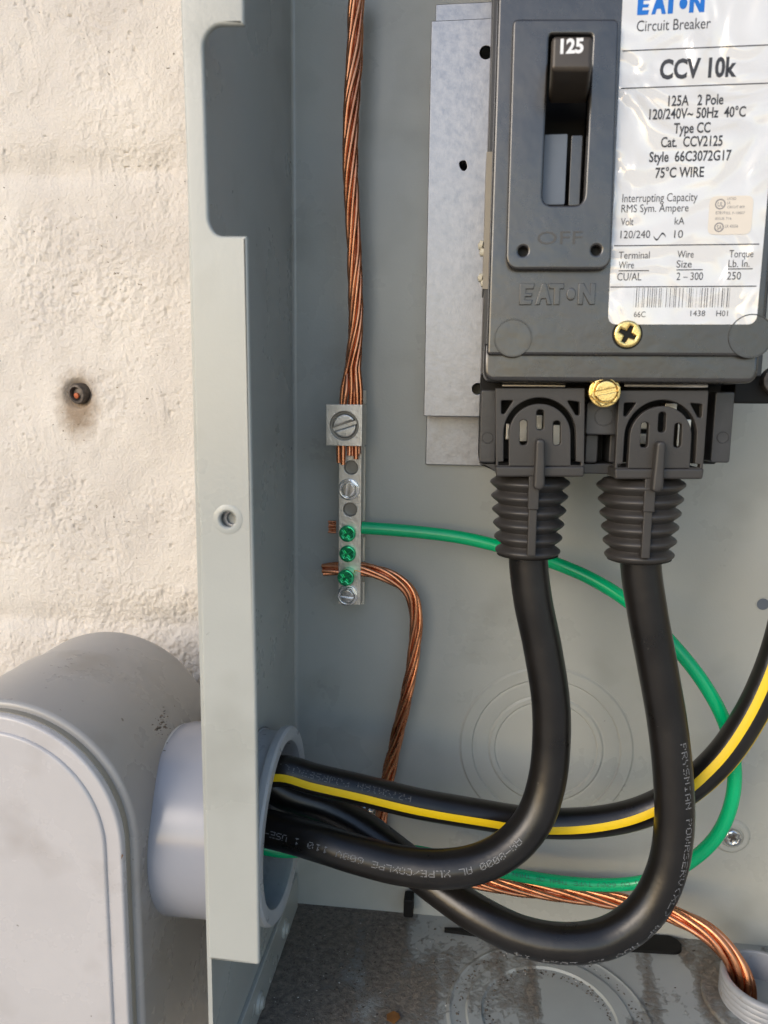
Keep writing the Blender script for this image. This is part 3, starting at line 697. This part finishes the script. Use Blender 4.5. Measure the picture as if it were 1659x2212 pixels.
# ------------------------------------------------------------------ the two terminal covers with their bellows
def terminal_cover(dx, dv, lean, bu0, bu1, rs, label):
    Y0 = -77.0; p = mmpx(Y0)
    t = thing('terminal_cover', U(1165 + dx, 1200 + dv, -64), label, 'terminal cover', 'terminal covers under the breaker')
    def q(u, v): return XZ(u + dx + lean * (v - 842) , v + dv, Y0)
    outer = rounded([q(1070, 838), q(1264, 838), q(1262, 1008), q(1071, 1008)], .5)
    ao, ai, cx, cy = 78, 67, 1166, 937
    P = [q(cx - ao * math.cos(math.pi * i / 28), cy - ao * math.sin(math.pi * i / 28)) for i in range(29)]
    P += [q(cx + ao, 997), q(1255, 998), q(1255, 1005), q(cx + ai, 1005)]
    P += [q(cx + ai * math.cos(math.pi * i / 28), cy + 2 - ai * math.sin(math.pi * i / 28)) for i in range(29)]
    P += [q(cx - ai, 1005), q(1077, 1005), q(1077, 998), q(cx - ao, 997)]
    holes = [P]
    for u, v0, v1 in ((1131, 907, 962), (1167, 885, 929), (1203, 909, 962)):
        holes.append(rounded([q(u - 8, v0), q(u + 8, v0), q(u + 8, v1), q(u - 8, v1)], 1.3, 5))
    holes.append(rounded([q(1083, 865), q(1109, 865), q(1090, 894), q(1083, 894)], .6))
    holes.append(rounded([q(1225, 865), q(1252, 868), q(1252, 897), q(1244, 897)], .8))
    prism(outer, Y0, Y0 + 3.2, holes=holes, b=.35).build('cover_plate', M_cover, t)
    prism(rounded([q(1070, 1007), q(1263, 1007), q(1261, 1030), q(1072, 1030)], .8), Y0 - .7, Y0 + 24, b=.7).build('bottom_lip', M_cover, t)
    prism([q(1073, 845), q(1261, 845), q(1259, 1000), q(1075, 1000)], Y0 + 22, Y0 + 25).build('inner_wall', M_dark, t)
    # bellows
    YX = -62.0; n = 6; rk = 12 if dx else 0
    A = U(bu0, 1024 + dv, YX); B = U(bu1, 1200 + dv * 1.8, YX); ax = (B - A); Ln = ax.length
    prof = []
    for i in range(n):
        r0 = (14.6 - (2.5 if rs == 1 else 3.0) * i / (n - 1)) * rs; h0 = Ln * (i + .12) / n; st = Ln / n
        for f, k_ in ((.0, -2.3), (.12, -1.9), (.26, -.75), (.38, -.1), (.46, 0), (.55, -.15), (.7, -.95), (.86, -2.0)):
            prof.append((r0 + k_, h0 + st * f))
    prof = [(9.0, 0)] + prof + [(11.4, Ln * .985), (9.6, Ln), (8.0, Ln)]
    lathe(prof, A, ax, 64).build('bellows', M_cover, t, ang=80)
    # rib down the front of the bellows and the pull tab above it
    r1 = U(bu0 + 9 + rk, 1026 + dv, YX - 14.5); r2 = U(bu1 + 8 + rk * .3, 1199 + dv, YX - 12.5)
    d = r2 - r1; w_ = 1.5; mb = MB()
    for sgn, (pa, pb_) in ((0, (r1, r1 + d * .42)), (1, (r1 + d * .42, r2))):
        w2 = w_ * (1.25 if sgn == 0 else 1.0)
        prism([(pa.x - w2, pa.z), (pa.x + w2, pa.z), (pb_.x + w2, pb_.z), (pb_.x - w2, pb_.z)], YX - 15.4 + sgn * 1.0, YX - 9, b=.4, mb=mb)
    mb.build('rib', M_cover, t)
    P = [XZ(u + dx + lean * (v - 842), v + dv, Y0 - 3) for u, v in ((1157, 948), (1177, 948), (1177, 1050), (1168, 1059), (1152, 1056), (1155, 1000))]
    prism(rounded(P, [1.5, 1.5, 1.6, 1.6, 1.6, 1.5], 5), Y0 - 4.4, Y0 + 1, b=.9).build('pull_tab', M_cover, t)
    return t
terminal_cover(0, 0, 0.0, 1145, 1139, 1.0, 'black terminal cover with ribbed boot nearest the ground bar')
terminal_cover(267, 5, -.06, 1384, 1380, 1.07, 'black terminal cover with ribbed boot farther from the ground bar, under the barcode')

# ------------------------------------------------------------------ ground bar
YGB = -16.0
gb = thing('ground_bar', U(752, 1306, -10), 'narrow aluminium ground bar with a row of screws and a square lug', 'ground bar')
bz0, bz1 = U(754, 1306, YGB).z, U(757, 960, YGB).z
bx0, bx1 = U(731, 1130, YGB).x, U(780, 1130, YGB).x
holes = [circ(*XZ(758, 1010, YGB), 3.1, 28), circ(*XZ(756, 1101, YGB), 3.1, 28)]
prism(rect(bx0, bz0, bx1, U(757, 885, YGB).z), YGB, YGB + 7, holes=holes, b=.3).build('bar', M_lug, gb)
for u, v in ((758, 1010), (756, 1101)):
    c = U(u, v, YGB); 
    lathe([(.01, 1.2), (1.6, .9), (3.05, -.6)], (c.x, YGB + 4.4, c.z), (0, 1, 0), 24).build('hole_bottom', M_hole, gb)
sx0, sx1 = U(735, 1100, -7).x, U(789, 1100, -7).x
for v0, v1 in ((1303, 1255), (1210, 1158), (1124, 964), (873, 843)):
    prism(rect(sx0, U(760, v0, -7).z, sx1, U(760, v1, -7).z, .4), -8.6, -6.4, b=.3).build('backing_strip', M_cream, gb)
prism(rect(sx0 + .5, U(760, 1303, -7).z, sx1 - 1.6, U(760, 850, -7).z, .4), -8.4, -.1).build('standoff', M_cream, gb)
# lug
YLg = -26.0
lp = prect(704, 873, 782, 964, YLg)
lc = XZ(743, 920, YLg)
lg = prism(lp, YLg, -13, holes=[circ(*lc, 6.2, 44)], b=.25).build('lug', M_lug, gb)
mb = MB(); slot_head(mb, lc[0], lc[1] , 5.2, YLg + .9, -14, .75, .32, b=.9, sd=1.3); mb.build('lug_screw', M_lug, gb)
prism(circ(*lc, 6.25, 40), YLg + 2.3, -13.5).build('thread', M_hole, gb)
def hex_screw(u, v, a0, sa, y0):
    c = XZ(u, v, y0); mb = MB()
    prism(circ(*c, 4.9, 36), y0 - .9, y0 + .3, b=.4, mb=mb); prism(hexa(*c, 4.6, a0), y0 - 2.7, y0 - .8, holes=[circ(*c, 3.35, 32)], b=.28, mb=mb)
    slot_head(mb, *c, 3.0, y0 - 2.9, y0 - .7, .55, sa, b=.25, sd=1.0)
    return mb.build('hex_screw', M_zscrew, gb)
hex_screw(754, 1057, .35, 1.42, YGB); hex_screw(751, 1285, .0, -.08, YGB)
for u, v, ex in ((752, 1151, 1.2), (752, 1195, .6), (753, 1240, 6.5)):
    c = XZ(u, v, YGB); mb = MB()
    if ex > 3: prism(circ(*c, 3.4, 28), YGB - ex + 1, YGB + 1, mb=mb)
    cross_head(mb, *c, 3.75, YGB - ex - 1.6, YGB - ex + .6, .5, 2.1, .9, b=.6, sd=1.3)
    if ex <= 3: prism(circ(*c, 3.4, 28), YGB - ex, YGB + 1, mb=mb)
    mb.build('green_screw', M_green_s, gb)

# ------------------------------------------------------------------ stranded bare copper
def strands(path, n, Rf, rs, lay, parent, tails=None, k0=0.0):
    s0, s1, core = 0, path.L, True
    order = []
    ds = np.arange(s0, s1, 1.4)
    if tails:
        ends = []
        p, nn, bb = path.at(s1)
        for k in range(n):
            a = k0 + 2 * math.pi * k / n + 2 * math.pi * s1 / lay; ends.append((p + (nn * math.cos(a) + bb * math.sin(a)) * Rf(s1)).x)
        rank = sorted(range(n), key=lambda k: ends[k]); ts = sorted(tails, key=lambda t: t[0].x); order = {k: ts[i] for i, k in enumerate(rank)}
    for k in range(n):
        C, Nn, Bn, rr_ = [], [], [], []
        wob = random.uniform(-.22, .22); ph = random.uniform(0, 6)
        for d in ds:
            p, nn, bb = path.at(float(d)); R_ = Rf(d); a = k0 + 2 * math.pi * k / n + 2 * math.pi * d / lay + wob * math.sin(d / 11 + ph)
            C.append(p + (nn * math.cos(a) + bb * math.sin(a)) * R_ * (1 + .06 * math.sin(d / 6 + ph * 2)))
            rr_.append(rs * R_)
        if tails:
            C2 = spline(C[-6::2] + order[k], 1.4)[5:]
            C = C[:-4] + [c_ for c_ in C2 if (c_ - C[-5]).length > .6 and c_.z < C[-5].z]; rr_ = rr_ + [rs * Rf(s1)] * max(0, len(C) - len(rr_)); rr_ = rr_[:len(C)]
        T_ = [(C[min(i + 1, len(C) - 1)] - C[max(i - 1, 0)]).normalized() for i in range(len(C))]
        Nn = [(Vector((0, -1, 0)) + t * t.y).normalized() for t in T_]; Bn = [t.cross(q_) for t, q_ in zip(T_, Nn)]
        tube_pts(C, Nn, Bn, rr_, 9).build('strand', M_cu, parent, ang=80)
    if core:
        C = [path.at(float(d)) for d in ds]
        tube_pts([c_[0] for c_ in C], [c_[1] for c_ in C], [c_[2] for c_ in C], [Rf(d) * .72 for d in ds], 10).build('core_strand', M_cu, parent, ang=80)
YA = -18.0
pa = Path([U(772, -70, YA), U(767, 100, YA), U(758, 250, YA - 1), U(757, 350, YA - 1), U(766, 560, YA), U(769, 690, YA), U(764, 775, YA), U(761, 800, YA)], 2)
ga = thing('copper_cable', U(765, 830, YA), 'thick bare stranded copper cable coming down into the square lug', 'copper cable')
tails = [[U(u0, 842, y0), U(u1, 876, y0), U(u2, 950, y0), U(u2, v2, y0 - .6)] for u0, u1, u2, v2, y0 in ((740, 738, 732, 1000, -19), (748, 743, 741, 1004, -21.3), (759, 757, 755, 984, -20.5), (765, 765, 761, 985, -18.5), (771, 772, 769, 992, -20.5), (779, 779, 775, 980, -18), (775, 775, 771, 985, -16.5))]
strands(pa, 7, lambda d: 2.3 + .1 * math.sin(d / 23), .45, 84, ga, tails)
# second copper run: out of the bar, down behind the cables and into the threaded connector
YBc = -13.0
gc = thing('copper_cable', U(830, 1840, -12), 'bare stranded copper wire curving from the ground bar down to the floor connector', 'copper cable')
pb2 = Path([U(698, 1231, YBc), U(728, 1228, YBc), U(790, 1231, YBc), U(845, 1247, YBc), U(885, 1278, YBc), U(899, 1330, YBc), U(894, 1410, YBc), U(878, 1500, YBc), U(858, 1590, -11), U(838, 1680, -9), U(824, 1760, -8), U(829, 1820, -8), U(870, 1872, -8), U(960, 1893, -9), U(1060, 1910, -11), U(1200, 1929, -14), U(1340, 1948, -18), U(1450, 1975, -24), U(1530, 2015, -30), U(1582, 2070, -34), U(1606, 2120, -36), U(1612, 2175, -36)], 1.6)
sA = pb2.near(1000, 1900); sB = pb2.near(1600, 2110)
def RB2(d):
    f = min(max((d - sA * .8) / (sB - sA * .8), 0), 1); return 2.05 + .95 * f + .12 * math.sin(d / 17)
strands(pb2, 6, RB2, .50, 82, gc)

# ------------------------------------------------------------------ insulated wires and cables
def dot_font():
    T_ = {'A': '7E1111117E', 'B': '7F49494936', 'C': '3E41414122', 'D': '7F4141221C', 'E': '7F49494941', 'F': '7F09090901', 'G': '3E4149497A', 'H': '7F0808087F', 'I': '00417F4100', 'L': '7F40404040', 'M': '7F020C027F', 'N': '7F0408107F',
          'O': '3E4141413E', 'P': '7F09090906', 'R': '7F09192946', 'S': '4649494931', 'T': '01017F0101', 'U': '3F4040403F', 'V': '1F2040201F', 'W': '3F4038403F', 'X': '6314081463', 'Y': '0708700807', '0': '3E5149453E', '1': '00427F4000', '2': '4261514946',
          '3': '2141454B31', '4': '1814127F10', '5': '2745454539', '6': '3C4A494930', '7': '0171090503', '8': '3649494936', '9': '064949291E', '-': '0808080808', '/': '2010080402', '(': '001C224100', ')': '0041221C00', ' ': '0000000000'}
    return {k: [int(v[i:i + 2], 16) for i in range(0, 10, 2)] for k, v in T_.items()}
FONT = dot_font()
def cable_print(path, r, s, text, theta, hgt, parent, mt, direction=1, flip=1, pitch=1.0, miss=.12, wide=False):
    """Dot-matrix print wrapped on the insulation, from arc length s onwards (direction +1 / -1 along the path)."""
    mb = MB(); du = hgt / 7; dv_ = du * pitch; r = r + .04
    x = 0
    for ch in text:
        for cidx, bits in enumerate(FONT[ch]):
            for row in range(7):
                if bits >> row & 1 and random.random() > miss:
                    d = s + direction * (x + cidx) * dv_; th = theta + flip * (3 - row) * du / r
                    q4 = []
                    for a, c_ in ((-.42, -.42), (.42, -.42), (.42, .42), (-.42, .42)):
                        p, nn, bb = path.at(d + a * dv_); t2 = th + c_ * du / r
                        q4.append(p + (nn * math.cos(t2) + bb * math.sin(t2)) * r)
                    mb.add(q4, [(0, 1, 2, 3)])
        x += 6
    o = mb.build('printed_text', mt, parent, smooth=False); return o
R1 = 7.3
XIN = XW - 40
# cable from the first cover
p1 = Path([U(1146, 1150, -62), U(1141, 1200, -62), U(1150, 1290, -62.5), U(1172, 1400, -63), U(1189, 1510, -64), U(1191, 1600, -65), U(1181, 1690, -67), U(1153, 1770, -70), U(1100, 1831, -73), U(1030, 1866, -75), U(950, 1877, -76), U(860, 1868, -75), U(770, 1845, -74), U(690, 1820, -72), U(620, 1800, -69), Vector((XW - 5, -67, RING_Z - 3)), Vector((XW - 45, -66, RING_Z - 4))], 2)
k1 = thing('power_cable', U(950, 1930, -70), 'black insulated power cable curving down from the boot nearest the ground bar', 'power cable', 'black power cables from the breaker')
tube(p1, R1, 40).build('insulation', M_black, k1, ang=80)
cable_print(p1, R1, p1.near(1125, 1812), 'AA-8000 AL XLPE/COXLPE 600V 110 1 USE-2 OR RHW-2 (', -.02 + .36, 2.5, k1, M_print, 1, -1, 1.3)
# cable from the second cover
p2 = Path([U(1392, 1150, -62), U(1384, 1212, -62), U(1398, 1320, -62.5), U(1420, 1440, -63), U(1441, 1560, -64), U(1454, 1680, -66), U(1456, 1790, -68), U(1437, 1890, -70), U(1394, 1968, -72), U(1320, 2022, -74), U(1230, 2038, -75), U(1130, 2022, -73), U(1030, 1974, -68), U(940, 1912, -60), U(860, 1848, -54), U(780, 1788, -50), U(700, 1741, -50), U(634, 1718, -51), Vector((XW - 5, -52, RING_Z + 9)), Vector((XW - 45, -53, RING_Z + 9))], 2)
k2 = thing('power_cable', U(1230, 2085, -70), 'black insulated power cable looping lowest, from the boot farther from the ground bar', 'power cable', 'black power cables from the breaker')
tube(p2, R1, 40).build('insulation', M_black, k2, ang=80)
cable_print(p2, R1, p2.near(1452, 1600), 'PRYSMIAN POWRSERV(XL) WP NOV 23 2024 14 ', -.50, 2.7, k2, M_print, 1, -1, 1.35)
# yellow striped cable
R3 = 6.1
p3 = Path([Vector((XW - 45, -64, RING_Z + 16)), Vector((XW - 5, -66, RING_Z + 17.5)), U(612, 1665, -68), U(680, 1683, -66), U(780, 1706, -62), U(900, 1735, -57), U(1030, 1758, -52), U(1160, 1777, -50), U(1280, 1776, -49.5), U(1380, 1756, -49.5), U(1470, 1712, -50), U(1552, 1642, -50), U(1617, 1550, -49), U(1668, 1440, -47), U(1699, 1335, -45), U(1724, 1200, -42)], 2)
k3 = thing('striped_cable', U(1160, 1820, -50), 'black cable with yellow stripes sweeping from the conduit across the box', 'striped cable')
def stripes(path, r, centre, half, name):
    n = 7; mb = MB(); m_ = len(path.p)
    for i in range(m_):
        t0 = centre(path.s[i] / path.L)
        for k in range(n):
            a = t0 + half * (2 * k / (n - 1) - 1); mb.v.append(tuple(path.p[i] + (path.n[i] * math.cos(a) + path.b[i] * math.sin(a)) * (r + .06)))
    for i in range(m_ - 1):
        for k in range(n - 1): mb.f.append((i * n + k, i * n + k + 1, (i + 1) * n + k + 1, (i + 1) * n + k))
    return mb.build(name, M_yel, k3, ang=80)
M_yel = mat('yellow_stripe', (.74, .50, .0), .55, var=.04, vs=200, dirt=(.3, .2, .02), ds=300, dt=.72)
tube(p3, R3, 36).build('insulation', M_black, k3, ang=80)
stripes(p3, R3, lambda f: -.02 - .42 * min(1, max(0, (f - .5) / .22)), .26, 'yellow_stripe')
stripes(p3, R3, lambda f: 1.64 - .64 * min(1, max(0, (f - .5) / .22)), .25, 'yellow_stripe')
cable_print(p3, R3, p3.near(880, 1725), 'PRYSMIAN POWRSERV(XL) 1', -.72, 2.6, k3, M_fprint, -1, 1, 1.3, miss=.4)
# green ground wire
R4 = 2.85
p4 = Path([U(782, 1140, -14), U(800, 1141, -14), U(900, 1149, -14.5), U(1000, 1162, -16), U(1100, 1186, -18), U(1200, 1217, -21), U(1290, 1257, -25), U(1370, 1310, -29), U(1450, 1388, -33), U(1520, 1476, -36), U(1565, 1560, -38), U(1585, 1640, -39), U(1583, 1720, -39), U(1556, 1794, -38), U(1510, 1846, -35), U(1440, 1889, -30), U(1370, 1908, -27), U(1280, 1911, -25), U(1180, 1901, -24), U(1080, 1882, -24), U(980, 1857, -26), U(890, 1839, -32), U(790, 1830, -40), U(690, 1832, -49), U(612, 1838, -58), Vector((XW - 10, -62, RING_Z - 15)), Vector((XW - 45, -62, RING_Z - 18))], 1.6)
k4 = thing('ground_wire', U(1180, 1910, -20), 'green insulated ground wire arcing from the ground bar round to the conduit', 'ground wire')
tube(p4, R4, 24).build('insulation', M_green, k4, ang=80)
cable_print(p4, R4, p4.near(1400, 1900), 'AWG CU 600V TYPE THHN OR THWN GAS RES', +.6, 1.9, k4, M_pgreen, 1, -1, 1.3, miss=.05)
# its bared end on the other side of the bar
for k in range(7):
    v = 1127 + 3.8 * k
    free_tube([U(726, v, -15 + (k % 2) * 1.5), U(716, v, -15 + (k % 2) * 1.5), U(709 + (k % 3), v + random.uniform(-1, 1), -15 + (k % 2) * 1.5)], .5, 8).build('bare_strand', M_cu, k4, ang=80)

# ------------------------------------------------------------------ threaded connector in the floor
RT, HT = 18.6, 13.0
tcx = UZ(1655, 2112, ZFL + HT)
tc_ = thing('threaded_connector', (tcx.x, tcx.y, ZFL), 'grey threaded conduit connector standing up through the box floor', 'conduit connector')
prof = [(15.2, -6), (15.2, HT - .4), (15.8, HT), (17.0, HT), (17.6, HT - .6)]
h = HT - 1.2
while h > 1.5:
    prof += [(18.1, h), (18.1, h - 1.3), (17.6, h - 1.7), (17.6, h - 2.1)]; h -= 2.5
prof += [(17.6, -6)]
lathe(prof, (tcx.x, tcx.y, ZFL), (0, 0, 1), 72, closed=True).build('threaded_sleeve', M_sleeve, tc_, ang=60)
prism(circ(tcx.x, tcx.y, 25, 40), ZFL + 2.0, ZFL + .1, holes=[circ(tcx.x, tcx.y, 17.7, 48)], axis='Z', b=.6).build('locknut', M_floor, tc_)
prism(circ(tcx.x, tcx.y, 15.3, 40), ZFL - 4, ZFL - 5, axis='Z').build('bore', M_dark, tc_)

# ------------------------------------------------------------------ dark strip and loose things on the floor
sp = Path([UZ(960, 2008, ZFL + 1), UZ(1080, 2017, ZFL + 1), UZ(1220, 2026, ZFL + 1), UZ(1350, 2035, ZFL + 1), UZ(1472, 2042, ZFL + 1)], 1, ref=(0, 0, 1))
mb = MB()
for i in range(len(sp.p)):
    k_ = i / (len(sp.p) - 1); wd = .9 + 4.5 * min(1, k_ * 2); e_ = (1 - k_) * sp.L; wd = wd if e_ > 5.4 else math.sqrt(max(.01, 5.4 ** 2 - (5.4 - e_) ** 2))
    for a, c in ((-wd, -.9), (wd, -.9), (wd, .6), (-wd, .6)): mb.v.append(tuple(sp.p[i] + sp.b[i] * a + Vector((0, 0, c))))
for i in range(len(sp.p) - 1):
    for k in range(4): j = (k + 1) % 4; mb.f.append((i * 4 + k, i * 4 + j, i * 4 + 4 + j, i * 4 + 4 + k))
mb.f += [(0, 1, 2, 3), tuple(len(mb.v) - 4 + k for k in range(4))]
mb.build('dark_strip', M_dark, label='flat black strip lying on the floor under the lowest cable', cat='rubber strip')  # plain dark strip in place of an unclear dark shape, material not known
c = UZ(846, 2204, ZFL + 1)
mb = MB(); P = [(0, 0), (3.2, -.8), (5.5, 1.2), (4.6, 3.6), (2.4, 4.4), (-.4, 2.8)]
V = [(c.x + x - 2, c.y + y, c.z + .6 * math.sin(x * 1.3) + .4 * y * .3) for x, y in P]
mb.add(V + [(x, y, z - .25) for x, y, z in V], [(0, 1, 2, 3, 4, 5), (11, 10, 9, 8, 7, 6)] + [(i, (i + 1) % 6, 6 + (i + 1) % 6, 6 + i) for i in range(6)])
mb.build('leaf_fragment', M_leaf, label='brown dry leaf scrap lying on the dirty box floor', cat='leaf')
def grit(n, mt, smin, smax, where, name, label):
    mb = MB()
    for _ in range(n):
        x, y, z = where()
        s = random.uniform(smin, smax); pts = [(1, 0, 0), (-1, 0, 0), (0, 1, 0), (0, -1, 0), (0, 0, 1), (0, 0, -.3)]
        e = (random.uniform(.4, 1.7), random.uniform(.4, 1.7), random.uniform(.3, .8)); a = random.uniform(0, 6.28)
        V = []
        for p in pts:
            px_, py_, pz_ = p[0] * e[0] * s, p[1] * e[1] * s, p[2] * e[2] * s
            V.append((x + px_ * math.cos(a) - py_ * math.sin(a), y + px_ * math.sin(a) + py_ * math.cos(a), z + pz_ + .1))
        mb.add(V, [(0, 2, 4), (2, 1, 4), (1, 3, 4), (3, 0, 4), (2, 0, 5), (1, 2, 5), (3, 1, 5), (0, 3, 5)])
    return mb.build(name, mt, smooth=False, kind='stuff', label=label, cat='dirt')
def anywhere():
    return random.uniform(XW + 6, XW + 225), random.uniform(YF + 4, -3), ZFL
def leftish():
    return XW + 5 + abs(random.gauss(0, 32)), random.uniform(YF + 4, -2), ZFL
def rings():
    a = random.uniform(0, 6.28); r = random.choice((25.5, 38)) + random.gauss(0, 1.2)
    return fc.x + r * math.cos(a), fc.y + r * math.sin(a), ZFL + .1
grit(330, M_grit_d, .15, .5, lambda: random.choice((anywhere, leftish, rings))(), 'dark_grit', 'dark crumbs of dirt scattered over the box floor')
grit(230, M_grit_w, .1, .34, lambda: random.choice((anywhere, anywhere, leftish, rings))(), 'pale_grit', 'pale mineral flecks scattered over the box floor')
grit(900, M_soil, .2, .7, lambda: random.choice((leftish, leftish, rings))(), 'soil', 'brown soil crumbs heaped along the floor edge by the flap')

c = UX(262, 1846, kcen[0] + RB) ; c = U(262, 1846, YC - 1.5)
mb = MB(); P = [(0, 0), (1.1, -.3), (1.6, .9), (.9, 2.0), (-.2, 1.2)]
V = [(c.x + x - .8, c.y - .4 - .3 * math.sin(2 * x), c.z + z - 1) for x, z in P]
mb.add(V + [(x, y + .25, z) for x, y, z in V], [(0, 1, 2, 3, 4), (9, 8, 7, 6, 5)] + [(i, (i + 1) % 5, 5 + (i + 1) % 5, 5 + i) for i in range(5)])
mb.build('leaf_fragment', M_leaf, label='tiny red brown scrap caught on the edge of the grey conduit cover', cat='leaf')
def crotch():
    p = UX(352 + random.gauss(0, 9), 1568 + random.gauss(0, 17), kcen[0] + RB + 3.1); return p.x, p.y, p.z
grit(46, M_grit_d, .2, .75, crotch, 'dark_grit', 'dark cobwebby dirt in the corner where coupling meets conduit elbow')
